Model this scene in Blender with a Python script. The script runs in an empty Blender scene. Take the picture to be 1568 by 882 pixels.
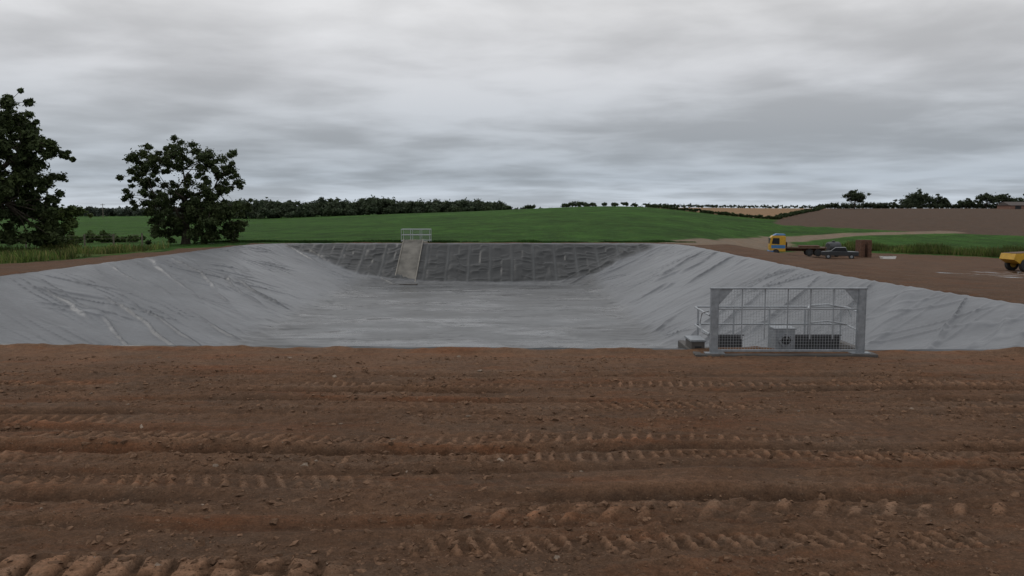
import bpy, math, random
import numpy as np
from mathutils import Vector, Matrix
random.seed(7); rng=np.random.RandomState(7)
S=bpy.context.scene
COL=S.collection

# ---------------------------------------------------------------- noise
_T=[np.random.RandomState(100+i).rand(256,256) for i in range(12)]
def vn(x,y,s=0):
    t=_T[s%12]; x=np.asarray(x,float)+s*17.3; y=np.asarray(y,float)+s*9.1
    xi=np.floor(x).astype(int); yi=np.floor(y).astype(int)
    fx=x-xi; fy=y-yi
    fx=fx*fx*fx*(fx*(fx*6-15)+10); fy=fy*fy*fy*(fy*(fy*6-15)+10)
    a=t[xi&255,yi&255]; b=t[(xi+1)&255,yi&255]; c=t[xi&255,(yi+1)&255]; d=t[(xi+1)&255,(yi+1)&255]
    return ((a*(1-fx)+b*fx)*(1-fy)+(c*(1-fx)+d*fx)*fy)*2-1
def fbm(x,y,o=4,s=0,g=.5):
    r=0;a=1;n=0
    for i in range(o):
        c,sn=math.cos(i*.9+.4),math.sin(i*.9+.4)
        r=r+a*vn((x*c-y*sn)*2**i,(x*sn+y*c)*2**i,s+i); n+=a; a*=g
    return r/n
def sm(a,b,x):
    t=np.clip((x-a)/(b-a),0,1); return t*t*(3-2*t)
def ridge(n,w): return np.exp(-(n/w)**2)

# ---------------------------------------------------------------- terrain model
DEPTH=2.78
def pool_h(x,y):
    xr=13.0+.1*np.maximum(0,34-y)
    wob=.12*fbm(x*.4,y*.4,3,2)
    d=[(x+20+wob)/3.3,(xr-x+wob)/2.6,(67+wob-y)/2.0,(y-(15.85-.04*x)+.35*wob)/2.5]
    k=1.25
    e=sum(np.exp(-k*np.clip(q,-30,40)) for q in d)
    return -np.log(e)/k
TT=np.array([-.6,-.3,0,.11,.16,.25,.31,.45,.6])
TY=np.array([0,24,40,68,97,120,160,200,230,270,330,450,700,1500,4000.])
TZ=np.array([
 [0,0,-.15,-.3,-.5,-.6,-.6,-.6,-.6,-.6,-.6,-.6,-.8,-1.5,-4],
 [0,0,0,-.2,-.3,-.3,-.3,-.2,-.1,0,0,0,-.5,-1.5,-4],
 [0,0,0,-.1,.15,.7,1.5,2.4,2.8,2.7,2.3,1,0,-1.5,-4],
 [0,0,0,-.1,.3,1.0,2.2,3.4,4.05,3.9,3.3,1,0,-1.5,-4],
 [0,0,0,0,.25,.9,2.0,3.1,3.65,3.7,3.85,3,1,-1.5,-4],
 [0,0,0,-.3,-.6,-.5,.4,1.2,1.7,2.4,3.6,3.9,2,-1.5,-4],
 [0,0,-.2,-1.5,-3.0,-2.0,-.2,.9,1.6,2.4,3.3,3.6,2,-1.5,-4],
 [0,-.1,-.5,-2.0,-2.7,-2.0,-.1,1.2,1.9,2.7,3.4,3.5,2,-1.5,-4],
 [0,-.1,-.6,-2.6,-3.1,-1.7,-.3,1.0,1.8,2.7,3.4,3.5,2,-1.5,-4]])
lt=np.linspace(-.9,.9,181); ly=np.linspace(0,math.log(4001/30.),300)
Yf=30*np.exp(ly)-30
tmp=np.array([np.interp(Yf,TY,r) for r in TZ])
LUT=np.array([np.interp(lt,TT,tmp[:,j]) for j in range(len(ly))]).T
for _ in range(10):
    p=np.pad(LUT,((3,3),(0,0)),mode='edge'); LUT=sum(p[i:i+181] for i in range(7))/7 if _<3 else LUT
    p=np.pad(LUT,((0,0),(1,1)),mode='edge'); LUT=(p[:,:-2]+p[:,1:-1]*2+p[:,2:])/4
def base_h(x,y):
    x=np.asarray(x,float); y=np.asarray(y,float)
    t=np.clip(x/np.maximum(y,22),-.899,.899); yy=np.clip(y,0,3999)
    a=(t+.9)/1.8*180; b=np.log((yy+30)/30)/ly[-1]*299
    ai=np.clip(a.astype(int),0,179); bi=np.clip(b.astype(int),0,298); fa=a-ai; fb=b-bi
    z=(LUT[ai,bi]*(1-fa)+LUT[ai+1,bi]*fa)*(1-fb)+(LUT[ai,bi+1]*(1-fa)+LUT[ai+1,bi+1]*fa)*fb
    dx=np.maximum(np.maximum(-21.5-x,x-14.6),0); dy=np.maximum(y-68.2,0)
    w=sm(0,9,np.sqrt(dx*dx+dy*dy))
    return z*w
RUTS=[(14.1,.10,.015,.01),(13.2,.12,.03,-.015),(12.1,.11,.07,.012),(11.45,.10,.035,.01),(10.7,.11,.075,.012),(9.75,.10,.045,-.01),
      (9.05,.11,.08,.006),(8.35,.10,.04,.012),(7.55,.12,.065,-.012),(6.98,.09,.03,.01)]
BANDS=[(12.5,.18,.15,0,-.1),(11.15,.22,.17,-4,.25),(10.2,.2,.16,3,.1),(9.45,.2,.17,5,-.2),(8.0,.2,.17,1,.35),(6.55,.19,.16,2,.3),(7.2,.15,.3,0,-.6),(6.12,.22,.26,-3.0,.12),(8.7,.16,.15,-7,.1)]
def fore_parts(x,y):
    wy=y-.3*fbm(x*.14+3,y*.1,2,5)-.05*fbm(x*.8,y*.8,2,7)
    h=0*x
    rutm=sm(15.0,13.2,y)
    for i,(yc,w,d,sl) in enumerate(RUTS):
        q=(wy-yc-sl*x)
        m=np.clip(.55+.9*vn(x*.3,yc*3.1+0*x,i%9),0.0,1.25)
        h=h+rutm*m*d*(-np.exp(-(q/w)**2)+.5*np.exp(-((q-w*1.8)/w)**2)+.25*np.exp(-((q+w*1.8)/w)**2))
    tr=0*x; tm=0*x
    for i,(yc,w,p,xo,sl) in enumerate(BANDS):
        q=wy-yc+.03*vn(x*3,y*0,4)
        m=sm(-.2,.2,fbm(x*.35+xo,y*.5,2,i+2))
        if i==5: m=sm(-1.2,-.4,x)*sm(4.2,3.4,x)*sm(-.8,-.2,fbm(x*.8,y,2,1))*1.15
        if i==7: m=sm(-.9,-1.7,x)*1.2
        band=sm(w,w*.75,np.abs(q))
        ph=(x+sl*q+.05*fbm(x*.9,y*.9,2,8))/p+.35*fbm(x*.5,yc+0*x,2,3)
        bar=np.abs(((ph)%1)-.5)*2
        sq=sm(.58,.74,bar) if i!=7 else sm(.25,.38,bar)
        brk=sm(-.6,-.05,fbm(x*5,y*5,3,3))
        tr=tr+band*m*((sq*brk-.3)*(.034 if i!=7 else .05)-.01); tm=np.maximum(tm,band*m*sq*brk)
    clod=fbm(x*6,y*7,4,4,.62)
    smooth=sm(12.6,14.6,y)
    amp=(.3+.7*sm(-.25,.35,fbm(x*.45,y*1.1,3,6)))*(1-.6*smooth)*(1-.5*tm)
    f=amp*(.03*np.maximum(clod,-.15)*1.5+.03*np.abs(fbm(x*13,y*13,3,9)))*sm(16.2,14.5,y)
    return h+tr,f,tm
def fore_h(x,y):
    near=sm(17.5,15.2,y)
    h,f,_=fore_parts(x,y)
    return (.05*fbm(x*.22,y*.6,3,1)+h+f+.012*fbm(x*5,y*5,3,4))*near
def bank_h(x,y):
    return (.05*fbm(x*.9,y*.9,4,3)+.04*fbm(x*.25,y*.25,2,8))*sm(14.5,17,y)*sm(130,60,y)
def ground_h(x,y):
    x=np.asarray(x,float); y=np.asarray(y,float)
    h=pool_h(x,y)
    z=base_h(x,y)+fore_h(x,y)*sm(.25,-.1,h)+bank_h(x,y)*sm(.3,-.1,h)
    z=z+.08*np.exp(-((h+.10)/.09)**2)*(.7+.6*vn(x*.8,y*.8,2)+.5*fbm(x*3,y*3,2,5))
    zin=-np.minimum(h,DEPTH)-.35
    return np.where(h>0,z*(1-sm(0,.12,h))+zin*sm(0,.12,h),z)

# ---------------------------------------------------------------- mesh helpers
def raw_mesh(name,v,f,smooth=False):
    me=bpy.data.meshes.new(name)
    n=len(f); k=f.shape[1]
    me.vertices.add(len(v)); me.vertices.foreach_set('co',np.ascontiguousarray(v,dtype=np.float32).ravel())
    me.loops.add(n*k); me.loops.foreach_set('vertex_index',np.ascontiguousarray(f,dtype=np.int32).ravel())
    me.polygons.add(n); me.polygons.foreach_set('loop_start',np.arange(0,n*k,k,dtype=np.int32))
    me.polygons.foreach_set('loop_total',np.full(n,k,dtype=np.int32))
    me.polygons.foreach_set('use_smooth',np.full(n,smooth,dtype=bool))
    me.update(calc_edges=True)
    return me
def grid_mesh(name,xs,ys,zf):
    X,Y=np.meshgrid(xs,ys); Z=zf(X,Y)
    nx,ny=len(xs),len(ys)
    v=np.stack([X,Y,Z],-1).reshape(-1,3)
    idx=np.arange(nx*ny).reshape(ny,nx)
    f=np.stack([idx[:-1,:-1],idx[:-1,1:],idx[1:,1:],idx[1:,:-1]],-1).reshape(-1,4)
    return raw_mesh(name,v,f,True),X,Y,Z
def col_attr(me,name,c):
    a=me.color_attributes.new(name,'FLOAT_COLOR','POINT')
    d=np.ones((len(me.vertices),4),dtype=np.float32); c=np.asarray(c)
    if c.ndim==1: d[:,:3]=c[:,None]
    else: d[:,:3]=c
    a.data.foreach_set('color',d.ravel())
def add(name,me,mat=None,parent=None,loc=None):
    o=bpy.data.objects.new(name,me); COL.objects.link(o)
    if mat is not None:
        for m in (mat if isinstance(mat,(list,tuple)) else [mat]): me.materials.append(m)
    if parent: o.parent=parent
    if loc is not None: o.location=loc
    return o
def empty(name,loc=(0,0,0),rz=0):
    o=bpy.data.objects.new(name,None); COL.objects.link(o); o.location=loc; o.rotation_euler=(0,0,rz); o.empty_display_size=.3
    return o

class MB:
    def __init__(s): s.v=[];s.f=[];s.m=[]
    def box(s,a,b,m=0,taper=None):
        x0,y0,z0=a;x1,y1,z1=b;n=len(s.v)
        s.v+=[(x0,y0,z0),(x1,y0,z0),(x1,y1,z0),(x0,y1,z0),(x0,y0,z1),(x1,y0,z1),(x1,y1,z1),(x0,y1,z1)]
        for q in [(0,3,2,1),(4,5,6,7),(0,1,5,4),(1,2,6,5),(2,3,7,6),(3,0,4,7)]:
            s.f.append(tuple(n+i for i in q)); s.m.append(m)
    def prism(s,poly,y0,y1,m=0,axis='y'):
        n=len(s.v);k=len(poly)
        for yy in (y0,y1):
            for (a,b) in poly:
                s.v.append((a,yy,b) if axis=='y' else (yy,a,b))
        s.f.append(tuple(n+i for i in range(k)));s.m.append(m)
        s.f.append(tuple(n+k+i for i in reversed(range(k))));s.m.append(m)
        for i in range(k):
            j=(i+1)%k; s.f.append((n+i,n+k+i,n+k+j,n+j)); s.m.append(m)
    def tube(s,pts,r,m=0,seg=8,caps=True):
        pts=[Vector(p) for p in pts]
        if not isinstance(r,(list,tuple)): r=[r]*len(pts)
        rings=[]
        for i,p in enumerate(pts):
            d=(pts[min(i+1,len(pts)-1)]-pts[max(i-1,0)]).normalized()
            u=d.cross(Vector((0,0,1)));
            if u.length<.05: u=d.cross(Vector((1,0,0)))
            u.normalize(); w=d.cross(u)
            n=len(s.v)
            for j in range(seg):
                a=2*math.pi*j/seg; s.v.append(tuple(p+(u*math.cos(a)+w*math.sin(a))*r[i]))
            rings.append(n)
        for a,b in zip(rings,rings[1:]):
            for j in range(seg):
                k=(j+1)%seg; s.f.append((a+j,a+k,b+k,b+j)); s.m.append(m)
        if caps:
            s.f.append(tuple(rings[0]+j for j in reversed(range(seg))));s.m.append(m)
            s.f.append(tuple(rings[-1]+j for j in range(seg)));s.m.append(m)
    def mesh(s,name,mats,bevel=0,smooth=False):
        me=bpy.data.meshes.new(name); me.from_pydata(s.v,[],s.f)
        for m in mats: me.materials.append(m)
        me.polygons.foreach_set('material_index',s.m)
        if smooth: me.polygons.foreach_set('use_smooth',[True]*len(s.f))
        me.update(); return me
    def obj(s,name,mats,parent=None,loc=None,rz=0,bevel=0,smooth=False):
        o=add(name,s.mesh(name,mats,smooth=smooth),None,parent,loc); o.rotation_euler=(0,0,rz)
        if bevel:
            b=o.modifiers.new('b','BEVEL'); b.width=bevel; b.segments=2; b.limit_method='ANGLE'
        return o

# ---------------------------------------------------------------- materials
def mat(name,col,rough=.7,metal=0,var=.25,scale=4,bump=.0,bscale=30,spec=.5,attr=None):
    m=bpy.data.materials.new(name); m.use_nodes=True; nt=m.node_tree; N=nt.nodes; L=nt.links
    p=N['Principled BSDF']; p.inputs['Roughness'].default_value=rough; p.inputs['Metallic'].default_value=metal
    p.inputs['Specular IOR Level'].default_value=spec
    tc=N.new('ShaderNodeTexCoord'); no=N.new('ShaderNodeTexNoise'); no.inputs['Scale'].default_value=scale; no.inputs['Detail'].default_value=6
    L.new(tc.outputs['Object'],no.inputs['Vector'])
    mr=N.new('ShaderNodeMapRange'); mr.inputs['From Min'].default_value=.3; mr.inputs['From Max'].default_value=.7
    mr.inputs['To Min'].default_value=1-var; mr.inputs['To Max'].default_value=1+var
    L.new(no.outputs['Fac'],mr.inputs['Value'])
    mx=N.new('ShaderNodeMix'); mx.data_type='RGBA'; mx.blend_type='MULTIPLY'; mx.inputs['Factor'].default_value=1
    if attr:
        at=N.new('ShaderNodeAttribute'); at.attribute_name=attr; L.new(at.outputs['Color'],mx.inputs['A'])
    else: mx.inputs['A'].default_value=(*col,1)
    L.new(mr.outputs['Result'],mx.inputs['B']); L.new(mx.outputs['Result'],p.inputs['Base Color'])
    if bump:
        n2=N.new('ShaderNodeTexNoise'); n2.inputs['Scale'].default_value=bscale; n2.inputs['Detail'].default_value=8
        L.new(tc.outputs['Object'],n2.inputs['Vector'])
        b=N.new('ShaderNodeBump'); b.inputs['Strength'].default_value=1; b.inputs['Distance'].default_value=bump
        L.new(n2.outputs['Fac'],b.inputs['Height']); L.new(b.outputs['Normal'],p.inputs['Normal'])
    return m
def foliage_mat(name,attr='lc'):
    m=bpy.data.materials.new(name); m.use_nodes=True; nt=m.node_tree; N=nt.nodes; L=nt.links
    p=N['Principled BSDF']; p.inputs['Roughness'].default_value=.7; p.inputs['Specular IOR Level'].default_value=.15
    at=N.new('ShaderNodeAttribute'); at.attribute_name=attr; L.new(at.outputs['Color'],p.inputs['Base Color'])
    tr=N.new('ShaderNodeBsdfTranslucent'); L.new(at.outputs['Color'],tr.inputs['Color'])
    ms=N.new('ShaderNodeMixShader'); ms.inputs[0].default_value=.25
    L.new(p.outputs[0],ms.inputs[1]); L.new(tr.outputs[0],ms.inputs[2]); L.new(ms.outputs[0],N['Material Output'].inputs['Surface'])
    return m

def ground_material():
    m=bpy.data.materials.new('soil_and_fields'); m.use_nodes=True; nt=m.node_tree; N=nt.nodes; L=nt.links
    p=N['Principled BSDF']
    tc=N.new('ShaderNodeTexCoord')
    def noise(sc,det=8,ro=.6,sx=None):
        n=N.new('ShaderNodeTexNoise'); n.inputs['Scale'].default_value=sc; n.inputs['Detail'].default_value=det; n.inputs['Roughness'].default_value=ro
        if sx:
            mp=N.new('ShaderNodeMapping'); mp.inputs['Scale'].default_value=sx; L.new(tc.outputs['Object'],mp.inputs['Vector']); L.new(mp.outputs[0],n.inputs['Vector'])
        else: L.new(tc.outputs['Object'],n.inputs['Vector'])
        return n.outputs['Fac']
    def rng_(v,a,b,c,d):
        r=N.new('ShaderNodeMapRange'); r.inputs['From Min'].default_value=a; r.inputs['From Max'].default_value=b; r.inputs['To Min'].default_value=c; r.inputs['To Max'].default_value=d
        L.new(v,r.inputs['Value']); return r.outputs['Result']
    def mul(c,v):
        x=N.new('ShaderNodeMix'); x.data_type='RGBA'; x.blend_type='MULTIPLY'; x.inputs['Factor'].default_value=1
        L.new(c,x.inputs['A'])
        if isinstance(v,tuple): x.inputs['B'].default_value=v
        else: L.new(v,x.inputs['B'])
        return x.outputs['Result']
    def mixc(f,a,b):
        x=N.new('ShaderNodeMix'); x.data_type='RGBA'; L.new(f,x.inputs['Factor'])
        for s,v in (('A',a),('B',b)):
            if isinstance(v,tuple): x.inputs[s].default_value=v
            else: L.new(v,x.inputs[s])
        return x.outputs['Result']
    zc=N.new('ShaderNodeAttribute'); zc.attribute_name='zone'
    mk=N.new('ShaderNodeAttribute'); mk.attribute_name='mask'
    sep=N.new('ShaderNodeSeparateColor'); L.new(mk.outputs['Color'],sep.inputs[0])
    veg=sep.outputs[0]; wet=sep.outputs[1]
    s=mul(zc.outputs['Color'],rng_(noise(.7,6),.3,.7,.82,1.18))
    s=mul(s,rng_(noise(9,8,.7),.3,.7,.7,1.3))
    s=mul(s,rng_(noise(45,8,.75),.3,.7,.6,1.4))
    grey=rng_(noise(1.3,8,.7,(.5,1.2,1)),.44,.64,.0,.8)
    s=mixc(grey,s,mul(s,(.9,1.05,1.2,1)))
    red=rng_(noise(.9,8,.7,(.3,1.5,1)),.52,.66,0,.85)
    s=mixc(red,s,mul(s,(1.22,.93,.76,1)))
    vo=N.new('ShaderNodeTexVoronoi'); vo.inputs['Scale'].default_value=38; L.new(tc.outputs['Object'],vo.inputs['Vector'])
    sepv=N.new('ShaderNodeSeparateColor'); L.new(vo.outputs['Color'],sepv.inputs[0])
    big=rng_(sepv.outputs[0],.88,.94,0,1); dot=rng_(vo.outputs['Distance'],.2,.34,1,0)
    mm=N.new('ShaderNodeMath'); mm.operation='MULTIPLY'; L.new(big,mm.inputs[0]); L.new(dot,mm.inputs[1])
    m3=N.new('ShaderNodeMath'); m3.operation='MULTIPLY'; m3.inputs[1].default_value=.4; L.new(mm.outputs[0],m3.inputs[0])
    s=mixc(m3.outputs[0],s,(.25,.19,.135,1))
    g=mul(zc.outputs['Color'],rng_(noise(.035,5,.6),.3,.7,.7,1.3))
    g=mul(g,rng_(noise(.35,6,.65,(1,.5,1)),.3,.7,.6,1.4))
    g=mul(g,rng_(noise(3,8,.7),.3,.7,.5,1.5))
    yel=rng_(noise(.5,8,.8),.54,.68,0,.6)
    g=mixc(yel,g,(.10,.145,.022,1))
    c=mixc(veg,s,g)
    dark=rng_(wet,0,1,1,.6); c=mul(c,dark)
    L.new(c,p.inputs['Base Color'])
    L.new(rng_(wet,0,1,.95,.1),p.inputs['Roughness'])
    L.new(rng_(wet,0,1,.1,.5),p.inputs['Specular IOR Level'])
    b1=N.new('ShaderNodeBump'); b1.inputs['Distance'].default_value=.04; L.new(noise(20,9,.75),b1.inputs['Height'])
    L.new(rng_(wet,0,1,1,.02),b1.inputs['Strength'])
    b2=N.new('ShaderNodeBump'); b2.inputs['Distance'].default_value=.35; L.new(noise(1.6,8,.75),b2.inputs['Height']); L.new(b1.outputs[0],b2.inputs['Normal'])
    L.new(rng_(veg,0,1,0,1),b2.inputs['Strength'])
    L.new(b2.outputs[0],p.inputs['Normal'])
    return m

def inpoly(x,y,poly):
    r=np.zeros(x.shape,bool); n=len(poly)
    for i in range(n):
        x0,y0=poly[i];x1,y1=poly[(i+1)%n]
        if y0==y1: continue
        c=((y0>y)!=(y1>y))&(x<(x1-x0)*(y-y0)/(y1-y0)+x0); r^=c
    return r
def axis(parts):
    out=[parts[0][0]]
    for a,b,st in parts:
        n=max(1,int(round((b-a)/st))); out+=list(np.linspace(a,b,n+1)[1:])
    return np.array(out)
half=[(0,4.2,.027),(4.2,10.5,.048),(10.5,30,.19),(30,100,.8),(100,400,5),(400,1200,50),(1200,4200,300)]
hp=axis(half); xs=np.concatenate([-hp[:0:-1],hp])
ys=axis([(-60,5.3,4),(5.3,9.5,.024),(9.5,17,.044),(17,70,.32),(70,150,.8),(150,500,3.2),(500,1200,25),(1200,4200,250)])
gme,X,Y,Z=grid_mesh('ground',xs,ys,ground_h)
jx=X+1.2*fbm(X*.2,Y*.2,3,1)*sm(15,60,Y)+.35*fbm(X*1.3,Y*1.3,3,4); jy=Y+1.2*fbm(X*.2+50,Y*.2,3,1)*sm(15,60,Y)+.35*fbm(X*1.3+9,Y*1.3,3,4)
c=np.zeros(X.shape+(3,)); c[:]=(.033,.084,.013)
veg=np.ones(X.shape); wet=np.zeros(X.shape)
soilpoly=[(-200,-100),(200,-100),(200,92),(57,97),(36,106),(26,92),(16,68.6),(-17,68.6),(-20,66),(-22.6,58),(-23.2,48),(-25,42),(-36,26),(-200,20)]
so=inpoly(jx,jy,soilpoly)
soilc=np.array((.128,.0715,.0425)); c[so]=soilc; veg[so]=0
# soil colour follows relief: hollows and ruts darker, crumbs lighter; grouser ridges are dry
fr_,ff_,ft_=fore_parts(X,Y)
relief_tint=np.clip(1+5.5*fr_+6.0*(ff_-.015),.48,1.45)*(1+.7*ft_)
nearm=sm(16.5,14,Y)
c=np.where((so&(Y<=17))[...,None],c*(1+(relief_tint-1)*nearm)[...,None]*(1+.25*sm(12.5,15,Y))[...,None],c)
far=so&(Y>17); c[far]=(.105,.062,.039)
brown=inpoly(jx,jy,[(49.6,160),(65,145),(79,131),(300,125),(500,500),(170,450),(96,270),(57,185)])
c[brown]=(.082,.053,.036); veg[brown]=0
tan=inpoly(jx,jy,[(57,185),(96,270),(170,450),(80,450),(40,270),(37,232),(50,200)])
c[tan]=(.23,.145,.078); veg[tan]=0
def seg_d(x,y,pts):
    d=np.full(x.shape,1e9)
    for (ax,ay),(bx,by) in zip(pts,pts[1:]):
        t=np.clip(((x-ax)*(bx-ax)+(y-ay)*(by-ay))/((bx-ax)**2+(by-ay)**2),0,1)
        d=np.minimum(d,np.hypot(x-ax-t*(bx-ax),y-ay-t*(by-ay)))
    return d
td=seg_d(jx,jy,[(14,67),(20,82),(27,100),(38,122),(54,137),(72,141)])
tm=sm(3.2,2.2,td)[...,None]; c=c*(1-tm)+np.array((.18,.135,.095))*tm; veg*=1-tm[...,0]
vg=inpoly(jx,jy,[(-25,42),(-36,26),(-200,20),(-200,50),(-30,58),(-23.2,56)]); c[vg&~so]=(.09,.13,.035)
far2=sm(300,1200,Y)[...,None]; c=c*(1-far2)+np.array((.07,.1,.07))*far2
pu=sm(.0,.12,fbm(X*.25,Y*.14,3,6))*inpoly(X,Y,[(20,44),(30,44),(56,66),(64,84),(34,68)])
wet=np.maximum(wet,pu*.95)
col_attr(gme,'zone',c.reshape(-1,3)); col_attr(gme,'mask',np.stack([veg,wet,0*wet],-1).reshape(-1,3))
add('ground',gme,ground_material())

# ---------------------------------------------------------------- pond liner
def liner_z(x,y):
    h=pool_h(x,y)
    xr=13.0+.1*np.maximum(0,34-y)
    dl=(x+20)/3.3; dr=(xr-x)/2.6; df=(67-y)/2.0
    z=-np.where(h>DEPTH-.25,DEPTH-.25+.25*np.tanh((h-DEPTH+.25)/.25),h)
    z=np.where(h<0,2.5*h,z)+.04
    left=sm(.3,-.3,dl-np.minimum(df,DEPTH)); right=sm(.3,-.3,dr-np.minimum(df,DEPTH))
    fl=sm(DEPTH-.35,DEPTH+.1,np.minimum(np.minimum(dl,dr),df))
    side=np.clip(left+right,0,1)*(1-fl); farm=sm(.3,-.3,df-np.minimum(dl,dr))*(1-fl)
    up=np.where(dl<dr,x+20,xr-x)
    on=sm(-.05,.25,h)
    wx=.9*fbm(x*.25,y*.25,3,2)
    v1=vn((y+1.1*up+wx)*.55,up*.10,1); v2=vn((y-.5*up+wx)*1.0,up*.16+5,3); v3=vn((y+.6*up-wx*.6)*1.9,up*.22+9,7)
    sel=sm(-.4,.3,fbm(x*.12,y*.12,2,10)); s2=sm(-.2,.3,fbm(x*.2+7,y*.2,2,4))
    w_side=.12*ridge(v1,.09)*sel+.06*ridge(v2,.10)*s2+.045*ridge(v3,.12)*(.4+.6*s2)+.05*v1+.035*fbm(x*.7,y*.7,4,5)
    n3=vn(x*.22,(y+.6*wx)*.6,4); n4=vn(x*.6,(y+.8*wx)*1.2,6)
    w_fl=.025*ridge(n3,.08)+.018*ridge(n4,.12)+.015*n3+.04*fbm(x*.55,y*.8,4,5)
    px=((x+.04*vn(y*1.0,x*0,3))/1.62); k_=np.floor(px+.5); fr=np.abs(px-k_)*1.62
    q=(67-y); wq=q+.35*vn(x*.8,q*.5,2)+.12*vn(x*2.1,q,5)
    n5=vn(x*.35+k_*7.7,wq*1.15+k_*3.3,7); n5b=vn(x*.6+k_*2.1,wq*2.0+k_*5,9)
    w_far=(.06*ridge(n5,.22)+.03*n5+.028*ridge(n5b,.22))*sm(.03,.35,fr)+.035*ridge(fr,.07)
    toe=np.exp(-((h-DEPTH)/.35)**2)
    w_toe=toe*.07*fbm(x*1.2,y*1.2,3,8)
    cr=np.exp(-((np.minimum(dl,dr)-df)/.7)**2)*sm(DEPTH+.4,DEPTH-.4,h)
    n6=vn((x+y*np.where(dl<dr,1,-1))*.8,(y-x*np.where(dl<dr,1,-1))*.15,9)
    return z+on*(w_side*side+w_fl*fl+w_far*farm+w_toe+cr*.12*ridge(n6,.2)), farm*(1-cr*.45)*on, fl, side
lx=np.arange(-21,15.6,.075); lyv=np.arange(15.0,68.2,.075)
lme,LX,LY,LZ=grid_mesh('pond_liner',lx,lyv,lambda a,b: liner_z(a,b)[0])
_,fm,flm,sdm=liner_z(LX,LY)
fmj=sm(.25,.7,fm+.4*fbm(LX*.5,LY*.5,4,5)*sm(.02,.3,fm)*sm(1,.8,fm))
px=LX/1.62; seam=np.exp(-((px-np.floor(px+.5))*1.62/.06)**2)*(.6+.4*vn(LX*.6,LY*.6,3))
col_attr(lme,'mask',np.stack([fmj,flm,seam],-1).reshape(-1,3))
def liner_material():
    m=bpy.data.materials.new('liner_sheet'); m.use_nodes=True; nt=m.node_tree; N=nt.nodes; L=nt.links
    p=N['Principled BSDF']; tc=N.new('ShaderNodeTexCoord')
    mk=N.new('ShaderNodeAttribute'); mk.attribute_name='mask'; sep=N.new('ShaderNodeSeparateColor'); L.new(mk.outputs['Color'],sep.inputs[0])
    def noise(sc,sx,det=6,ro=.6):
        n=N.new('ShaderNodeTexNoise'); n.inputs['Scale'].default_value=sc; n.inputs['Detail'].default_value=det; n.inputs['Roughness'].default_value=ro
        mp=N.new('ShaderNodeMapping'); mp.inputs['Scale'].default_value=sx; L.new(tc.outputs['Object'],mp.inputs['Vector']); L.new(mp.outputs[0],n.inputs['Vector']); return n.outputs['Fac']
    def R(v,a,b,c,d):
        r=N.new('ShaderNodeMapRange'); r.inputs['From Min'].default_value=a; r.inputs['From Max'].default_value=b; r.inputs['To Min'].default_value=c; r.inputs['To Max'].default_value=d
        L.new(v,r.inputs['Value']); return r.outputs['Result']
    def mix(f,a,b,bt='MIX'):
        x=N.new('ShaderNodeMix'); x.data_type='RGBA'; x.blend_type=bt
        if isinstance(f,float): x.inputs['Factor'].default_value=f
        else: L.new(f,x.inputs['Factor'])
        for s,v in (('A',a),('B',b)):
            if isinstance(v,tuple): x.inputs[s].default_value=v
            else: L.new(v,x.inputs[s])
        return x.outputs['Result']
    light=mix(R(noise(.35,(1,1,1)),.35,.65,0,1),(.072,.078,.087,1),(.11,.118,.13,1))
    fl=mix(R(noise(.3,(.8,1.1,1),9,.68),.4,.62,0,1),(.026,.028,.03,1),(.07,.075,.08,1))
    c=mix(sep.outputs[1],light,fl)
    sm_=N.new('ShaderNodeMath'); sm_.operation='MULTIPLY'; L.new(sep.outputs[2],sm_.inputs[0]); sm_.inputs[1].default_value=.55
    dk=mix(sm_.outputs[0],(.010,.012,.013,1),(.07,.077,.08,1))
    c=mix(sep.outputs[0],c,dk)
    c=mix(1.0,c,R(noise(7,(1,1,1),6,.7),.3,.7,.88,1.12),'MULTIPLY')
    L.new(c,p.inputs['Base Color'])
    ro=N.new('ShaderNodeMath'); ro.operation='MULTIPLY'
    wet=R(noise(.4,(.6,1.0,1),7,.68),.46,.6,0,1)
    L.new(wet,ro.inputs[0]); L.new(sep.outputs[1],ro.inputs[1])
    r1=R(ro.outputs[0],0,1,.38,.24); L.new(r1,p.inputs['Roughness'])
    L.new(R(sep.outputs[0],0,1,.5,.32),p.inputs['Specular IOR Level'])
    b=N.new('ShaderNodeBump'); b.inputs['Distance'].default_value=.02; b.inputs['Strength'].default_value=.5; L.new(noise(4,(1,1,1),6,.6),b.inputs['Height']); L.new(b.outputs[0],p.inputs['Normal'])
    return m
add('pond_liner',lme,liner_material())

# ---------------------------------------------------------------- common materials
galv=mat('galvanised_steel',(.25,.27,.29),.5,.4,.2,14,.0)
galvd=mat('galvanised_wire',(.34,.36,.38),.5,.4,.1,10)
conc=mat('concrete',(.22,.205,.18),.85,0,.25,3,.01,40)
concd=mat('wet_concrete',(.07,.063,.057),.7,0,.3,3,.01,40)
darkm=mat('dark_void',(.015,.015,.017),.8,0,.2)
louv=mat('dark_steel',(.06,.065,.07),.5,.4,.2)
bark=mat('bark',(.05,.042,.033),.9,0,.4,6,.03,14,.1)
leafm=foliage_mat('leaves')
rust=mat('rusty_steel',(.10,.05,.03),.85,.1,.4,5)
rubber=mat('tyre_rubber',(.02,.02,.02),.8,0,.3)
yellow=mat('yellow_paint',(.5,.29,.02),.4,0,.15,3)
bluep=mat('blue_paint',(.04,.16,.36),.4,0,.15,3)
glass=mat('window_glass',(.02,.025,.03),.1,0,.1)
silver=mat('dark_silver_paint',(.05,.055,.06),.3,.5,.1)
whitep=mat('white_paint',(.7,.7,.68),.5,0,.08)
brownp=mat('timber_deck',(.10,.06,.035),.8,0,.3,8)
wood=mat('weathered_timber',(.16,.14,.11),.9,0,.3,8)
brick=mat('brick_wall',(.2,.11,.08),.9,0,.3,6)
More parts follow.
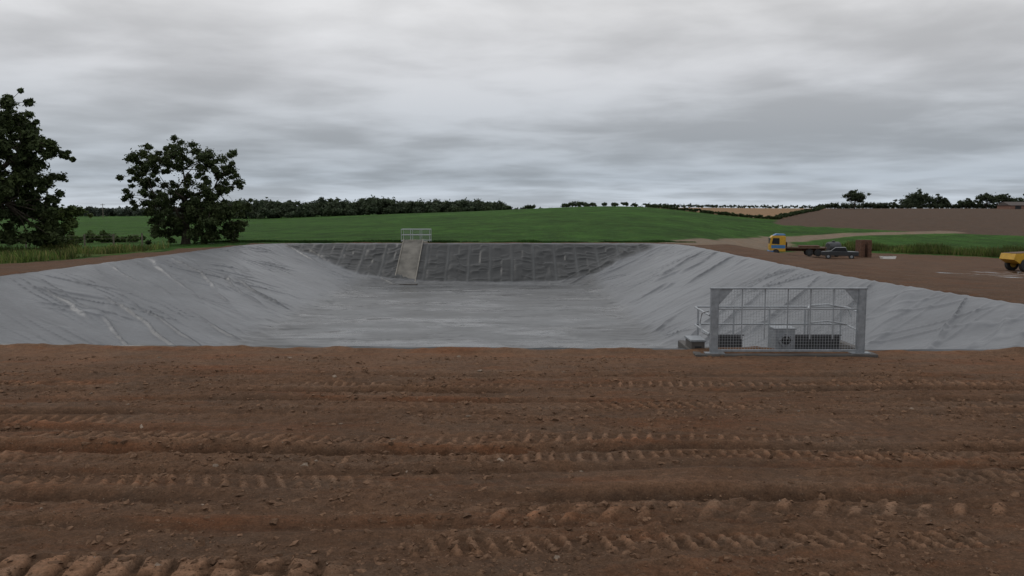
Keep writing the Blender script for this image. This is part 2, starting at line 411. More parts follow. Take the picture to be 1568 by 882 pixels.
tile=mat('roof_tiles',(.08,.065,.06),.85,0,.3,6)

# ---------------------------------------------------------------- concrete ramp on the far slope
b=MB(); x0,x1=-8.5,-7.05
def sl(y): return -(67-y)/2.0
y0,y1=60.9,67.2
b.prism([(y0,sl(y0)-.3),(y1,sl(y1)-.3),(y1,sl(y1)+.2),(y0,sl(y0)+.2)],x0,x1,0,'x')
for xa,xb in ((x0-.07,x0-.002),(x1+.002,x1+.07)):
    b.prism([(y0,sl(y0)-.3),(y1,sl(y1)-.3),(y1,sl(y1)+.27),(y0,sl(y0)+.27)],xa,xb,1,'x')
b.box((x0-.3,y0-.35,-DEPTH-.2),(x1+.3,y0-.003,-DEPTH+.14),2)
b.box((x0-.15,67.22,-.3),(x1+.25,69.0,.1),1)
b.box((x0+.35,67.0,.1),(x0+.95,67.9,.28),1)
ramp_mat=mat('ramp_concrete',(.13,.123,.108),.85,0,.4,1.2,.02,12)
b.obj('concrete_ramp',[ramp_mat,conc,concd],bevel=.015)
e=empty('safety_railing',(-7.65,67.6,.1))
b=MB(); W=1.12
for yy in (0,1.3):
    for xx in np.linspace(-W,W,4): b.tube([(xx,yy,0),(xx,yy,1.0)],.022)
    for zz in (.12,.55,1.0): b.tube([(-W,yy,zz),(W,yy,zz)],.022 if zz>.2 else .018)
for xx in (-W,W):
    for zz in (.12,.55,1.0): b.tube([(xx,0,zz),(xx,1.3,zz)],.022)
b.obj('rails',[galvd],e)
b=MB()
for xx in np.linspace(-W,W,34): b.box((xx-.005,1.31,.12),(xx+.005,1.32,1.0))
b.obj('infill_bars',[galvd],e)

# ---------------------------------------------------------------- headwall with mesh guard (near edge)
gx0,gx1,gy=3.55,6.3,15.1
e=empty('intake_guard_fence',(gx0,gy,0)); W=gx1-gx0; Hh=1.2
b=MB()
b.box((-.28,-.12,-.45),(W+.22,.0,.05),0)
b.box((-.28,.002,-.45),(W+.22,1.55,-.08),0)
b.box((-.28,.002,-.08),(-.14,1.55,.05),0); b.box((W+.08,.002,-.08),(W+.22,1.55,.05),0)
b.obj('concrete_slab',[concd],e,bevel=.02)
b=MB()
for xx in (0,W-.13):
    b.box((xx,-.03,.052),(xx+.13,.0,Hh),0)
    b.box((xx-.004,-.035,.052),(xx+.01,.06,Hh),0); b.box((xx+.12,-.035,.052),(xx+.134,.06,Hh),0)
b.box((-.02,-.04,Hh),(W+.02,.05,Hh+.03),0)
b.box((.13,-.03,.08),(W-.13,.01,.12),0)
b.box((-.1,-.08,.05),(.25,.08,.066),0); b.box((W-.25,-.08,.05),(W+.1,.08,.066),0)
b.prism([(.14,Hh),(.38,Hh),(.14,Hh-.27)],-.02,-.01,0); b.prism([(W-.14,Hh),(W-.38,Hh),(W-.14,Hh-.27)],-.02,-.01,0)
b.obj('frame',[galv],e,bevel=.004)
b=MB()
for i in range(1,6):
    xx=.15+(W-.3)*i/6; b.tube([(xx,.02,.3),(xx,.02,Hh)],.012)
for zz in (.84,): b.tube([(.15,.03,zz),(W-.15,.03,zz)],.012)
for xx in np.arange(.16,W-.14,.05): b.box((xx-.0022,-.004,.12),(xx+.0022,.0,Hh))
for zz in np.arange(.16,Hh,.05): b.box((.14,-.009,zz-.0022),(W-.14,-.005,zz+.0022))
b.obj('mesh_panel',[galvd],e)
b=MB()
yb=1.5; zt=.72
for xx in np.linspace(.1,W+.15,5): b.tube([(xx,yb,-.1),(xx,yb,zt)],.02)
for zz in (.38,zt): 
    b.tube([(.0,.1,zz),(.02,yb-.1,zz),(.1,yb,zz),(W+.12,yb,zz),(W+.22,yb-.12,zz),(W+.1,.4,zz),(W,.08,zz)],.018)
b.tube([(W-.75,.75,-.05),(W-.75,.75,.78),(W-.72,.8,.82),(W-.3,1.0,.82),(W+.05,.9,.76),(W+.1,.85,.6)],.02)
b.tube([(W-.7,.75,.5),(W-.3,1.0,.5),(W+.05,.9,.45)],.016)
b.tube([(-.0,.15,.35),(-.1,.2,.4),(-.13,.3,.55),(-.1,.25,.75),(0,.15,.8)],.016)
b.obj('handrails',[galvd],e)
b=MB()
cx=1.42
b.box((cx-.18,.25,-.08),(cx+.18,.6,.46),0)
b.box((cx-.2,.235,.44),(cx+.2,.62,.465),0)
b.tube([(cx,.25,.25),(cx,.2,.25)],.125,0,20); b.tube([(cx,.202,.25),(cx,.185,.25)],.085,1,20)
for a in range(8): b.tube([(cx+.108*math.cos(a*.785),.2,.25+.108*math.sin(a*.785)),(cx+.108*math.cos(a*.785),.19,.25+.108*math.sin(a*.785))],.01,1,6)
b.obj('valve_box',[galv,darkm],e,bevel=.005)
b=MB()
for xa,xb in ((.16,.74),(1.68,2.55)):
    b.box((xa,.62,.04),(xb,.64,.28),1)
    b.box((xa-.02,.58,.28),(xb+.02,.66,.3),0); b.box((xa-.02,.58,.015),(xb+.02,.66,.04),0)
    for zz in np.arange(.08,.28,.05): b.box((xa,.6,zz),(xb,.615,zz+.01),0)
b.obj('louvre_screens',[louv,darkm],e)
b=MB()
b.box((-.26,.35,-.3),(-.02,.9,.2),0); b.box((-.28,.33,.2),(.0,.92,.235),1); b.box((-.2,.34,-.1),(-.08,.348,.12),2)
b.obj('side_chamber',[concd,galv,darkm],e,bevel=.01)

# ---------------------------------------------------------------- vegetation
def leaf_quads(C,Rr,npc,size,seed,flat=.8,base=(.04,.065,.022),shell=.45):
    r=np.random.RandomState(seed); C=np.asarray(C,float); Rr=np.asarray(Rr,float)
    n=len(C)*npc; ci=np.repeat(np.arange(len(C)),npc)
    d=r.normal(size=(n,3)); d/=np.linalg.norm(d,axis=1)[:,None]
    rad=Rr[ci]*(r.rand(n)**shell)*(.7+.7*r.rand(n)*(r.rand(n)<.3)+.3*np.sin(d[:,0]*5+ci)*np.cos(d[:,2]*4+ci*2))
    P=C[ci]+d*rad[:,None]*np.array((1,1,flat))
    nrm=d*.5+r.normal(size=(n,3))*.6+np.array((0,0,.5)); nrm/=np.linalg.norm(nrm,axis=1)[:,None]
    u=np.cross(nrm,r.normal(size=(n,3))); u/=np.linalg.norm(u,axis=1)[:,None]; w=np.cross(nrm,u)
    sz=size*(.6+.8*r.rand(n))[:,None]
    q=np.stack([P-u*sz,P-w*sz*.55+u*sz*.1,P+u*sz,P+w*sz*.55-u*sz*.1],1)
    cl=(.75+.5*r.rand(len(C)))[ci]*(.7+.6*r.rand(n))
    hue=r.rand(len(C))[ci][:,None]
    c=np.array(base)*(1-hue*.35)+np.array((base[0]*1.5,base[1]*1.25,base[2]))*hue*.35
    c=c*cl[:,None]
    return q.reshape(-1,3),np.repeat(c,4,axis=0)
def leaf_obj(name,parts,parent=None):
    v=np.concatenate([p[0] for p in parts]); c=np.concatenate([p[1] for p in parts])
    f=np.arange(len(v)).reshape(-1,4); me=raw_mesh(name,v,f); col_attr(me,'lc',c)
    return add(name,me,leafm,parent)

def tree(name,x,y,trunk_h,r0,clumps,npc,leaf,seed,base=(.04,.062,.022),extra=2,spread=.8):
    rr=random.Random(seed); z=float(ground_h(np.array([x]),np.array([y]))[0])-.15
    e=empty(name,(x,y,z))
    b=MB()
    top=Vector((rr.uniform(-.3,.3),rr.uniform(-.3,.3),trunk_h))
    b.tube([(0,0,-.2),(0,0,.3),top*.5+Vector((.08,0,0)),top],[r0*1.6,r0*1.05,r0*.9,r0*.75],0,10)
    limbs=[]
    hmax=max(c[2] for c in clumps)
    ld=Vector((top.x*1.3,top.y,hmax*.8)); limbs.append([top,(top+ld)/2+Vector((.2,.1,0)),ld])
    for i in range(9):
        a=i*2.4+rr.random()*.6; L_=max(abs(c[0]) for c in clumps)*rr.uniform(.45,.7)
        st=top*rr.uniform(.6,1.0) if i%2 else top.lerp(ld,rr.uniform(.05,.5))
        en=st+Vector((math.cos(a)*L_,math.sin(a)*L_,rr.uniform(.15,.8)*L_))
        mid=st.lerp(en,.5)+Vector((0,0,-.1*L_))+Vector((rr.uniform(-.3,.3),)*3)*.5
        limbs.append([st,mid,en])
    for i,l in enumerate(limbs):
        b.tube(l,[r0*.6,r0*.36,r0*.14],0,7)
    pts=[p for l in limbs for k in range(7) for p in [(l[0].lerp(l[1],k/3.) if k<3 else l[1].lerp(l[2],(k-3)/3.))]]
    C=[];R=[]
    for (dx,dy,zz,r) in clumps:
        c=Vector((dx,dy,zz)); p=min(pts,key=lambda q:(q-c).length)
        m=p.lerp(c,.5)+Vector((rr.uniform(-1,1),rr.uniform(-1,1),rr.uniform(-.6,.3)))*.12*(c-p).length
        b.tube([p,m,c],[r0*.16,r0*.1,r0*.04],0,5)
        C.append(c);R.append(r)
        for k in range(extra):
            v=Vector((rr.gauss(0,1),rr.gauss(0,1),rr.gauss(0,.6)))*r*spread
            C.append(c+v);R.append(r*rr.uniform(.3,.6)); b.tube([c,c+v],[r0*.05,r0*.02],0,4)
    b.obj('trunk_and_limbs',[bark],e,smooth=True)
    leaf_obj('foliage',[leaf_quads(C,R,npc,leaf,seed,.75,base)],e)
    return e
rr=random.Random(3)
k=.0522
L2=[(-65,130,13),(-48,140,14),(-22,143,15),(4,146,16),(30,142,15),(55,133,15),(72,118,12),(-76,112,12),(-70,98,11),(-52,118,14),(-28,128,12),(0,122,15),(26,116,16),(55,108,15),(76,98,11),
 (-62,95,11),(6,96,15),(34,90,16),(58,88,14),(-74,76,11),(-48,78,13),(-22,76,13),(-40,55,13),(-18,60,14),(10,66,16),(38,64,16),(62,58,14),(-46,36,13),(-22,38,14),(8,40,15),(34,42,15),(60,40,15),(76,32,13),(-30,20,12),(-10,24,11),(22,22,13),(46,20,14),(68,16,13),(0,80,15),(20,50,15),(45,75,14),(-38,24,11),(74,48,13),(80,60,10),(-55,66,11)]
cl=[]
for (a,h_,r) in L2:
    cl.append((a*k,rr.uniform(-30,30)*k,h_*k,r*k))
    if rr.random()<.6: cl.append(((a*.85+rr.uniform(-6,6))*k,rr.uniform(-50,50)*k,h_*k*rr.uniform(.93,1.0),r*k*.8))
tree('oak_tree',-26.2,68.5,2.4,.34,cl,240,.105,11,base=(.046,.066,.026),extra=4,spread=1.15)
k=.0422; cl=[]
for i in range(120):
    a=rr.uniform(0,6.283); e_=rr.uniform(-.85,1); s_=rr.uniform(.5,1)
    cl.append((math.cos(a)*math.sqrt(max(0,1-e_*e_*.8))*108*s_*k,math.sin(a)*math.sqrt(max(0,1-e_*e_*.8))*105*s_*k,(142+e_*112*s_)*k,rr.uniform(12,20)*k))
for (u,v,r) in [(88,220,11),(98,212,9),(104,220,8),(92,205,8),(70,205,12),(58,192,12),(40,165,13),(20,145,13),(52,222,12),(62,262,11),(45,280,16),(68,300,14),(35,320,18),(80,288,12),(20,340,18),(50,345,15),(5,300,20),(78,330,14),(30,260,16),(85,310,12),(88,345,10),(70,235,11)]:
    cl.append(((u+30)*k,rr.uniform(-12,12)*k,(375-v)*k,r*k))
tree('oak_tree',-34.5,55,3.0,.5,cl,300,.12,21,base=(.044,.064,.025),extra=3,spread=1.0)
cl=[((rr.uniform(-26,34))*k,rr.uniform(-20,20)*k,(rr.uniform(12,76))*k,rr.uniform(7,12)*k) for i in range(42)]
tree('young_oak_tree',-31.0,58,.8,.12,cl,190,.10,31,base=(.065,.095,.03))

def clump_tree(x,y,w,h,seed,n=14):
    r=random.Random(seed); z=float(ground_h(np.array([x]),np.array([y]))[0]); C=[];R=[]
    for i in range(n):
        e_=r.uniform(-1,1); a=r.uniform(0,6.28); s_=r.uniform(.3,.85)
        C.append((x+math.cos(a)*math.sqrt(max(0,1-e_*e_*.6))*w*.5*s_,y+math.sin(a)*math.sqrt(max(0,1-e_*e_))*w*.5*s_,z+h*.45+e_*h*.47*s_)); R.append(min(w*r.uniform(.13,.24),h*.4))
    return C,R
def mass(name,items,npc,leaf,base,seed,flat=.85):
    C=[];R=[]
    for i,(x,y,w,h,n) in enumerate(items):
        c_,r_=clump_tree(x,y,w,h,seed*1000+i,n); C+=c_;R+=r_
    v,c=leaf_quads(C,R,npc,leaf,seed,flat,base)
    return leaf_obj(name,[(v,c)])
T=lambda u:(u-784)/1305.
it=[]
u=350
while u<768:
    Yw=258+rr.uniform(-10,20)+(u-350)*.05
    top=305+3.5*math.sin(u*.031)+2.5*math.sin(u*.083+1)+rr.uniform(-4,3)
    if u>690: top=308+rr.uniform(-2,4)
    if u<400: top=304+rr.uniform(-2,3)
    zt=2.6+(322-top)/1305.*Yw; zg=float(ground_h(np.array([T(u)*Yw]),np.array([Yw]))[0])
    it.append((T(u)*Yw,Yw,rr.uniform(5,8),zt-zg+.4,17)); u+=rr.uniform(4.5,8.5)
    it.append((T(u)*Yw,Yw-5,rr.uniform(4,6),(zt-zg)*rr.uniform(.45,.65),8))
mass('distant_woodland',it,85,.36,(.05,.07,.042),5)
it=[]
for u in np.arange(-420,372,5):
    Yw=420+rr.uniform(-15,15); it.append((T(u)*Yw,Yw,rr.uniform(5,9),rr.uniform(3.8,5.6),10))
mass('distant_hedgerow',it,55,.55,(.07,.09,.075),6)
it=[]
for u in np.arange(300,1000,6):
    Yw=560+rr.uniform(-15,15); it.append((T(u)*Yw,Yw,rr.uniform(8,12),rr.uniform(2.5,4),7))
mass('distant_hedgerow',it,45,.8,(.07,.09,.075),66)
it=[]
for u,v0,w in [(813,313,3.4),(806,317,1.8),(864,312,2),(873,309,3),(884,308,3.4),(896,309,3),(907,312,2.4),(925,313,2),(940,313,2.5),(955,313,2.5),(970,314,2),(700,318,2),(745,318,2.5),(780,320,1.6)]:
    Yw=245; zg=float(ground_h(np.array([T(u)*Yw]),np.array([Yw]))[0]); it.append((T(u)*Yw,Yw,w,max(1.2,2.6+(322-v0)/1305.*Yw-zg),12))
mass('hilltop_bushes',it,75,.2,(.05,.07,.035),8)
def hedge(name,pts,w,h,seed,step=1.0,base=(.035,.055,.022)):
    r=random.Random(seed); it=[]
    for (ax,ay),(bx,by) in zip(pts,pts[1:]):
        L_=math.hypot(bx-ax,by-ay); n=max(1,int(L_/step))
        for i in range(n):
            t=i/n; it.append((ax+(bx-ax)*t+r.uniform(-.3,.3),ay+(by-ay)*t+r.uniform(-.3,.3),w*r.uniform(.7,1.3),h*r.uniform(.7,1.25),5))
    return mass(name,it,32,.22,base,seed)
hedge('field_hedge',[(37,232),(50,200),(57,185)],1.2,.8,12,.7)
hedge('field_hedge',[(57,185),(75,225),(96,270),(120,330)],1.4,.9,13,.8)
hedge('field_hedge',[(45,285),(62,330),(95,345),(150,352),(260,350)],2.2,1.4,14,1.1)
def sky_tree(name,u,v0,wpx,Yw,seed,n=22):
    x=T(u)*Yw; zg=float(ground_h(np.array([x]),np.array([Yw]))[0]); H_=2.6+(322-v0)/1305.*Yw-zg; W_=wpx/1305.*Yw; r=random.Random(seed)
    cl=[]
    for i in range(n):
        e_=r.uniform(-.7,1); a=r.uniform(0,6.28); s_=r.uniform(.35,.85); q=math.sqrt(1-e_*e_)
        cl.append((math.cos(a)*q*W_*.5*s_,math.sin(a)*q*W_*.5*s_,H_*.6+e_*H_*.38*s_,W_*r.uniform(.1,.17)))
    tree(name,x,Yw,H_*.3,.25,cl,75,.28,seed,base=(.046,.064,.036),extra=1)
sky_tree('hedgerow_tree',1306,289,36,300,41,34)
sky_tree('hedgerow_tree',1405,295,60,330,42,46)
sky_tree('hedgerow_tree',1434,302,34,330,43,26)
sky_tree('hedgerow_tree',1388,304,34,328,52,26)
sky_tree('hedgerow_tree',1477,304,28,320,44)
sky_tree('hedgerow_tree',1507,295,36,320,45,30)
sky_tree('hedgerow_tree',1530,295,36,325,46,28)
sky_tree('hedgerow_tree',1556,300,34,330,47)
sky_tree('hedgerow_tree',1345,313,26,330,48)
it=[(T(u)*325,325,rr.uniform(3,6),rr.uniform(1.5,2.8),9) for u in np.arange(1255,1700,5)]
mass('skyline_scrub',it,50,.25,(.045,.06,.035),9)
x=T(1556)*300; z=float(ground_h(np.array([x]),np.array([300.]))[0])
e=empty('farm_barn',(x,300,z-.2),.2)
b=MB(); b.box((-6,-3,0),(6,3,1.5)); b.obj('walls',[brick],e)
b=MB(); b.prism([(-3.3,1.45),(3.3,1.45),(0,2.7)],-6.3,6.3,0,'x'); b.obj('roof',[tile],e)
b=MB(); b.box((-4,-3.03,0),(-1.6,-3.003,1.3)); b.box((1,-3.03,.6),(2,-3.003,1.2)); b.box((3.5,-3.03,.6),(4.5,-3.003,1.2)); b.obj('doors_and_windows',[darkm],e)

def grass(name,poly,n,h,seed,cols):
    r=np.random.RandomState(seed); P=np.array(poly); lo=P.min(0);hi=P.max(0)
    p=lo+r.rand(n*4,2)*(hi-lo); p=p[inpoly(p[:,0],p[:,1],poly)]
    p=p[(fbm(p[:,0]*.35,p[:,1]*.35,3,2)+.35*r.rand(len(p)))>-.02][:n]; n=len(p)
    z=ground_h(p[:,0],p[:,1])-.03
    B=np.stack([p[:,0],p[:,1],z],1)
    hh=h*(.4+.9*r.rand(n))*(.6+.6*sm(-.5,.5,fbm(p[:,0]*.5,p[:,1]*.5,2,7)))
    a=r.rand(n)*6.283; w=np.stack([np.cos(a),np.sin(a),0*a],1)*(.02+.03*r.rand(n))[:,None]
    ln=r.normal(size=(n,3))*.25*hh[:,None]; ln[:,2]=0; T_=B+ln+np.stack([0*hh,0*hh,hh],1)
    q=np.stack([B-w,B+w,T_+w*.25,T_-w*.25],1).reshape(-1,3)
    patch=sm(-.3,.3,fbm(p[:,0]*.25,p[:,1]*.4,3,8))[:,None]
    cc=np.array(cols)[r.randint(0,len(cols),n)]*(.7+.6*r.rand(n))[:,None]*(.6+.6*patch)
    leaf_obj(name,[(q,np.repeat(cc,4,axis=0))])
GC=[(.12,.16,.04),(.09,.13,.03),(.17,.16,.06),(.06,.10,.025)]
grass('tall_grass',[(-24.2,44),(-34,29),(-60,22),(-60,52),(-34,57),(-23.5,60)],48000,.45,1,GC)
grass('tall_grass',[(38,107),(57,98.5),(95,94),(95,101),(57,105),(42,112)],26000,.8,3,GC)
grass('tall_grass',[(-26,69.4),(15,69.2),(15,71),(-26,71)],20000,.16,4,[(.035,.085,.018),(.03,.07,.015)])
hedge('field_hedge',[(-75,74),(-45,76),(-33,77)],1.6,.9,15,.6,(.05,.08,.025))
b=MB()
for i in range(16):
    fx=-60+i*2.1; fy=62+i*.25; fz=float(ground_h(np.array([fx]),np.array([fy]))[0]); b.box((fx-.05,fy-.05,fz-.2),(fx+.05,fy+.05,fz+1.0))
for zz in (.35,.65,.92):
    b.tube([(-60+i*2.1,62+i*.25-.06,float(ground_h(np.array([-60+i*2.1]),np.array([62+i*.25]))[0])+zz) for i in range(16)],.008,0,4)
b.obj('post_and_wire_fence',[wood])
b=MB(); px_,py_=T(160)*330,330; pz=float(ground_h(np.array([px_]),np.array([330.]))[0])
b.tube([(px_,py_,pz-.5),(px_,py_,pz+5.5)],[.14,.1]); b.box((px_-.9,py_-.06,pz+5),(px_+.9,py_+.06,pz+5.15)); b.obj('utility_pole',[wood])

# ---------------------------------------------------------------- clods and stones
def clods(name,n,seed,smin,smax,x0,x1,y0,y1,m):
    r=np.random.RandomState(seed)
    t=(1+5**.5)/2
    ico=np.array([(-1,t,0),(1,t,0),(-1,-t,0),(1,-t,0),(0,-1,t),(0,1,t),(0,-1,-t),(0,1,-t),(t,0,-1),(t,0,1),(-t,0,-1),(-t,0,1)])/1.9
    F=np.array([(0,11,5),(0,5,1),(0,1,7),(0,7,10),(0,10,11),(1,5,9),(5,11,4),(11,10,2),(10,7,6),(7,1,8),(3,9,4),(3,4,2),(3,2,6),(3,6,8),(3,8,9),(4,9,5),(2,4,11),(6,2,10),(8,6,7),(9,8,1)])
    x=x0+r.rand(n*4)*(x1-x0); y=y0+(r.rand(n*4)**1.3)*(y1-y0)
    kp=(np.abs(x)<.66*y+.5)&((fbm(x*.8,y*1.6,3,6)+.6*r.rand(n*4))>.12); x=x[kp][:n];y=y[kp][:n]; n=len(x)
    s=smin+(smax-smin)*r.rand(n)**10
    z=ground_h(x,y)-s*.05
    V=ico[None]*(1+.6*(r.rand(n,12,1)-.5)*2)*s[:,None,None]*np.stack([.7+.7*r.rand(n),.7+.7*r.rand(n),.45+.4*r.rand(n)],1)[:,None,:]
    a=r.rand(n)*6.28; c_,s_=np.cos(a)[:,None],np.sin(a)[:,None]
    V=np.stack([V[...,0]*c_-V[...,1]*s_,V[...,0]*s_+V[...,1]*c_,V[...,2]],-1)+np.stack([x,y,z],1)[:,None,:]
    f=(F[None]+np.arange(n)[:,None,None]*12).reshape(-1,3)
    me=raw_mesh(name,V.reshape(-1,3),f,False)
    b_=(.7+.6*r.rand(n))[:,None]*np.array((.13,.077,.048)); pale=r.rand(n)<.012; b_[pale]=np.array((.22,.17,.13))*(.7+.5*r.rand(pale.sum()))[:,None]
    col_attr(me,'lc',np.repeat(b_,12,axis=0)); add(name,me,m)
clodm=mat('soil_clod',(.2,.1,.07),.95,0,.3,40,.006,70,.1,attr='lc')
clods('soil_clods',34000,5,.006,.04,-11,11,5.2,15.0,clodm)

# ---------------------------------------------------------------- vehicles in the valley
def gz(x,y): return float(ground_h(np.array([float(x)]),np.array([float(y)]))[0])
def wheel(b,x,y,r,w,m=0,hub=1):
    b.tube([(x,y-w/2,r),(x,y-w/2+.04,r),(x,y+w/2-.04,r),(x,y+w/2,r)],[r*.9,r,r,r*.9],m,20)
    b.tube([(x,y-w/2-.02,r),(x,y+w/2+.02,r)],r*.5,hub,14)
lx_,ly_=32.2,97
e=empty('flatbed_lorry',(lx_,ly_,gz(lx_,ly_)),math.radians(-12)); e.scale=(.92,)*3
b=MB()
b.prism([(-3.1,.55),(-1.2,.55),(-1.2,2.35),(-1.35,2.5),(-2.75,2.5),(-2.95,2.3),(-3.12,1.35)],-1.05,1.05,0)
b.prism([(-2.7,2.5),(-1.25,2.5),(-1.25,2.68),(-2.3,2.72)],-.95,.95,1)
b.box((-3.22,-1.07,.4),(-2.6,1.07,.68),2)
b.obj('cab',[yellow,bluep,bluep],e,bevel=.05)
b=MB()
for s_ in (-1,1):
    b.prism([(-2.85,1.5),(-2.72,2.2),(-1.95,2.2),(-1.95,1.45)],s_*1.066,s_*1.074,0)
b.prism([(-.9,1.5),(.9,1.5),(.84,2.2),(-.84,2.2)],-3.145,-3.0,0,'x')
b.obj('windows',[glass],e)
b=MB(); b.prism([(-2.9,.95),(-1.25,.95),(-1.25,1.35),(-2.9,1.35)],-1.062,1.062,0); b.obj('stripe',[bluep],e)
b=MB(); b.box((-1.15,-1.1,.95),(3.6,1.1,1.1),0); b.box((-1.1,-1.1,1.102),(-1.02,1.1,1.7),0); b.box((-1.15,-.4,.6),(3.5,.4,.94),1)
for xx in np.arange(-.6,3.6,1.0): b.box((xx,-1.13,.88),(xx+.06,-1.1,1.25),1)
b.box((.4,-.9,1.102),(2.8,.9,1.3),2)
b.obj('flatbed',[brownp,rust,rust],e)
b=MB()
for xx in (-2.35,1.6,2.6):
    for yy in (-.92,.92): wheel(b,xx,yy,.45,.28)
b.obj('wheels',[rubber,silver],e)
px,py=T(1286)*93,93
e=empty('pickup_car',(px,py,gz(px,py)),math.radians(160)); e.scale=(.8,.8,.8)
b=MB()
b.prism([(-2.4,.45),(2.3,.45),(2.4,.7),(2.35,.98),(1.2,1.08),(-2.4,1.02)],-.88,.88,0)
b.prism([(1.2,1.05),(.55,1.58),(-.75,1.6),(-1.0,1.05)],-.76,.76,0)
b.obj('body',[silver],e,bevel=.06)
b=MB()
for s_ in (-1,1): b.prism([(1.02,1.1),(.52,1.5),(-.68,1.52),(-.85,1.1)],s_*.762,s_*.77,0)
b.obj('windows',[glass],e)
b=MB()
for xx in (-1.5,1.45):
    for yy in (-.8,.8): wheel(b,xx,yy,.36,.22)
b.obj('wheels',[rubber,galv],e)
bx,by=T(1276)*98,98
e=empty('water_bowser',(bx,by,gz(bx,by)),.3)
b=MB(); b.tube([(-.75,0,1.1),(-.65,0,1.1),(.65,0,1.1),(.75,0,1.1)],[.45,.6,.6,.45],0,20); b.box((-.9,-.5,.35),(.9,.5,.48),1)
for xx in (-.4,.4): b.box((xx-.05,-.5,.48),(xx+.05,.5,.8),1)
b.tube([(.8,0,.42),(1.7,0,.42)],.05,1); b.tube([(0,0,1.68),(0,0,1.8)],.2,1,12)
wheel(b,0,-.6,.33,.2,2,1); wheel(b,0,.6,.33,.2,2,1)
b.obj('tank_and_chassis',[louv,silver,rubber],e)
sx,sy=T(1322)*96,96
e=empty('trench_box_panels',(sx,sy,gz(sx,sy)),.15)
b=MB()
for xx in (-.62,.2): 
    b.box((xx,-.6,0),(xx+.45,.6,1.95),0)
    for zz in (.3,.9,1.5): b.box((xx-.04,-.64,zz),(xx+.49,-.602,zz+.1),0)
for zz in (.5,1.4): b.tube([(-.3,0,zz),(.3,0,zz)],.07,0)
b.obj('panels',[rust],e)
tx,ty=T(1360)*92,92
b=MB(); b.prism([(-.7,.0),(.7,.0),(.8,.28),(-.8,.28)],-.3,.3,0); b.box((-.66,-.24,.281),(.66,.24,.286),1); b.obj('water_trough',[whitep,darkm],None,(tx,ty,gz(tx,ty)),.1)
dx_,dy_=T(1582)*74,74
e=empty('site_dumper',(dx_,dy_,gz(dx_,dy_)),math.radians(8))
b=MB()
b.prism([(-2.5,1.05),(-1.9,.7),(.2,.7),(.35,1.65),(-2.35,1.55)],-.9,.9,0)
b.prism([(-2.25,1.57),(.2,1.67),(.2,1.7),(-2.25,1.6)],-.8,.8,1)
b.box((.5,-.7,.6),(2.3,.7,1.35),0); b.box((-.6,-.25,.5),(.6,.25,.7),2)
b.obj('skip_and_engine',[yellow,brownp,silver],e,bevel=.05)
b=MB()
for yy in (-.6,.6):
    for xx in (.6,1.5): b.tube([(xx,yy,1.35),(xx,yy,2.5)],.04)
b.box((.5,-.68,2.5),(1.62,.68,2.58)); b.box((1.0,-.25,1.35),(1.5,.25,1.75)); b.obj('cab_frame',[silver],e)
b=MB()
for xx in (-1.3,1.4):
    for yy in (-.85,.85): wheel(b,xx,yy,.58,.4)
b.obj('wheels',[rubber,yellow],e)

# ---------------------------------------------------------------- sky
w=bpy.data.worlds.new('World'); S.world=w; w.use_nodes=True; nt=w.node_tree; N=nt.nodes; L=nt.links; N.clear()
sk=N.new('ShaderNodeTexSky'); sk.sky_type='NISHITA'; sk.sun_disc=False
SE,SR=math.radians(48),math.radians(-50)
sk.sun_elevation=SE; sk.sun_rotation=SR
bg1=N.new('ShaderNodeBackground'); bg1.inputs[1].default_value=.08; L.new(sk.outputs[0],bg1.inputs[0])
tc=N.new('ShaderNodeTexCoord'); sx_=N.new('ShaderNodeSeparateXYZ'); L.new(tc.outputs['Generated'],sx_.inputs[0])
def M(op,a,b=None,c=None):
    n=N.new('ShaderNodeMath'); n.operation=op
    for i,v in enumerate((a,b,c)):
        if v is None: continue
        if isinstance(v,(int,float)): n.inputs[i].default_value=v
        else: L.new(v,n.inputs[i])
    return n.outputs[0]
def MR(v,a,b,c,d,smooth=False):
    r=N.new('ShaderNodeMapRange'); r.inputs['From Min'].default_value=a; r.inputs['From Max'].default_value=b; r.inputs['To Min'].default_value=c; r.inputs['To Max'].default_value=d
    if smooth: r.interpolation_type='SMOOTHSTEP'
    L.new(v,r.inputs['Value']); return r.outputs['Result']
zz=M('MAXIMUM',sx_.outputs[2],0.0); den=M('ADD',zz,.085)
cx_=M('DIVIDE',sx_.outputs[0],den); cy_=M('DIVIDE',sx_.outputs[1],den)
cb=N.new('ShaderNodeCombineXYZ'); L.new(cx_,cb.inputs[0]); L.new(cy_,cb.inputs[1])
def cn(sc,det,ro,off,dist=.0):
    mp=N.new('ShaderNodeMapping'); mp.inputs['Location'].default_value=off; L.new(cb.outputs[0],mp.inputs['Vector'])
    n=N.new('ShaderNodeTexNoise'); n.inputs['Scale'].default_value=sc; n.inputs['Detail'].default_value=det; n.inputs['Roughness'].default_value=ro; n.inputs['Distortion'].default_value=dist
    L.new(mp.outputs[0],n.inputs['Vector']); return n.outputs['Fac']
n1=cn(.5,5,.45,(3.1,1.7,0),.3); n2=cn(1.5,6,.5,(8,2,0),.2)
nn=M('ADD',M('MULTIPLY',n1,.62),M('MULTIPLY',n2,.38))
lit=MR(nn,.37,.63,0,1,True)
el=MR(zz,.0,.26,0,1)
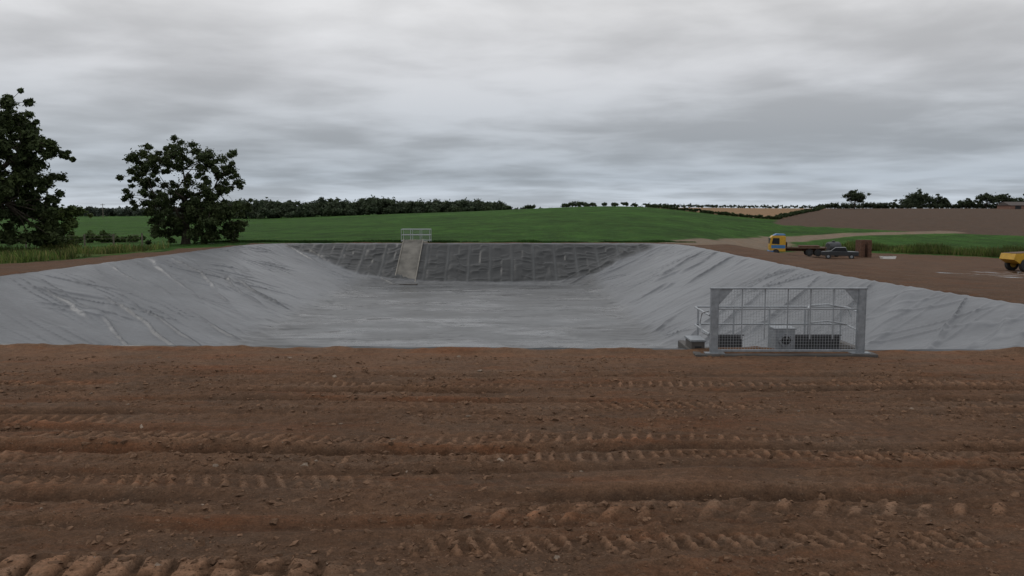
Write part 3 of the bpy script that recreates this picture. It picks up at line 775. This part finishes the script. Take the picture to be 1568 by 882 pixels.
ramp=N.new('ShaderNodeValToRGB'); L.new(el,ramp.inputs[0]); cr=ramp.color_ramp
cr.elements[0].position=0; cr.elements[0].color=(.56,.61,.67,1)
cr.elements[1].position=1; cr.elements[1].color=(.74,.74,.75,1)
for pos,colr in ((.05,(.51,.565,.63,1)),(.14,(.41,.46,.52,1)),(.3,(.45,.485,.53,1)),(.6,(.60,.61,.635,1)),(.85,(.71,.71,.72,1))):
    q=cr.elements.new(pos); q.color=colr
hi=N.new('ShaderNodeMix'); hi.data_type='RGBA'; hi.blend_type='MULTIPLY'; hi.inputs['Factor'].default_value=1
L.new(ramp.outputs[0],hi.inputs['A'])
fac=M('MULTIPLY',MR(lit,0,1,.75,1.16),MR(sx_.outputs[2],.25,.9,1,1.2))
cbf=N.new('ShaderNodeCombineColor'); 
for i in range(3): L.new(fac,cbf.inputs[i])
L.new(cbf.outputs[0],hi.inputs['B'])
bg2=N.new('ShaderNodeBackground'); L.new(hi.outputs['Result'],bg2.inputs[0]); bg2.inputs[1].default_value=1.0
ms=N.new('ShaderNodeMixShader'); ms.inputs[0].default_value=.96
L.new(bg1.outputs[0],ms.inputs[1]); L.new(bg2.outputs[0],ms.inputs[2])
out=N.new('ShaderNodeOutputWorld'); L.new(ms.outputs[0],out.inputs[0])
sd=bpy.data.lights.new('sun','SUN'); sd.energy=.55; sd.angle=math.radians(30); sd.color=(1,.96,.9)
so_=bpy.data.objects.new('sun',sd); COL.objects.link(so_)
dirv=Vector((math.sin(SR)*math.cos(SE),math.cos(SR)*math.cos(SE),math.sin(SE)))
so_.rotation_euler=dirv.to_track_quat('Z','Y').to_euler(); so_.location=(0,-10,30)

# ---------------------------------------------------------------- camera
cd=bpy.data.cameras.new('camera'); cd.lens=29.96; cd.sensor_width=36; cd.clip_end=8000; cd.clip_start=.1
co=bpy.data.objects.new('camera',cd); COL.objects.link(co); co.location=(0,0,2.6); co.rotation_euler=(math.radians(90-5.21),0,0)
S.camera=co
S.view_settings.view_transform='Standard'; S.view_settings.look='None'; S.view_settings.exposure=0
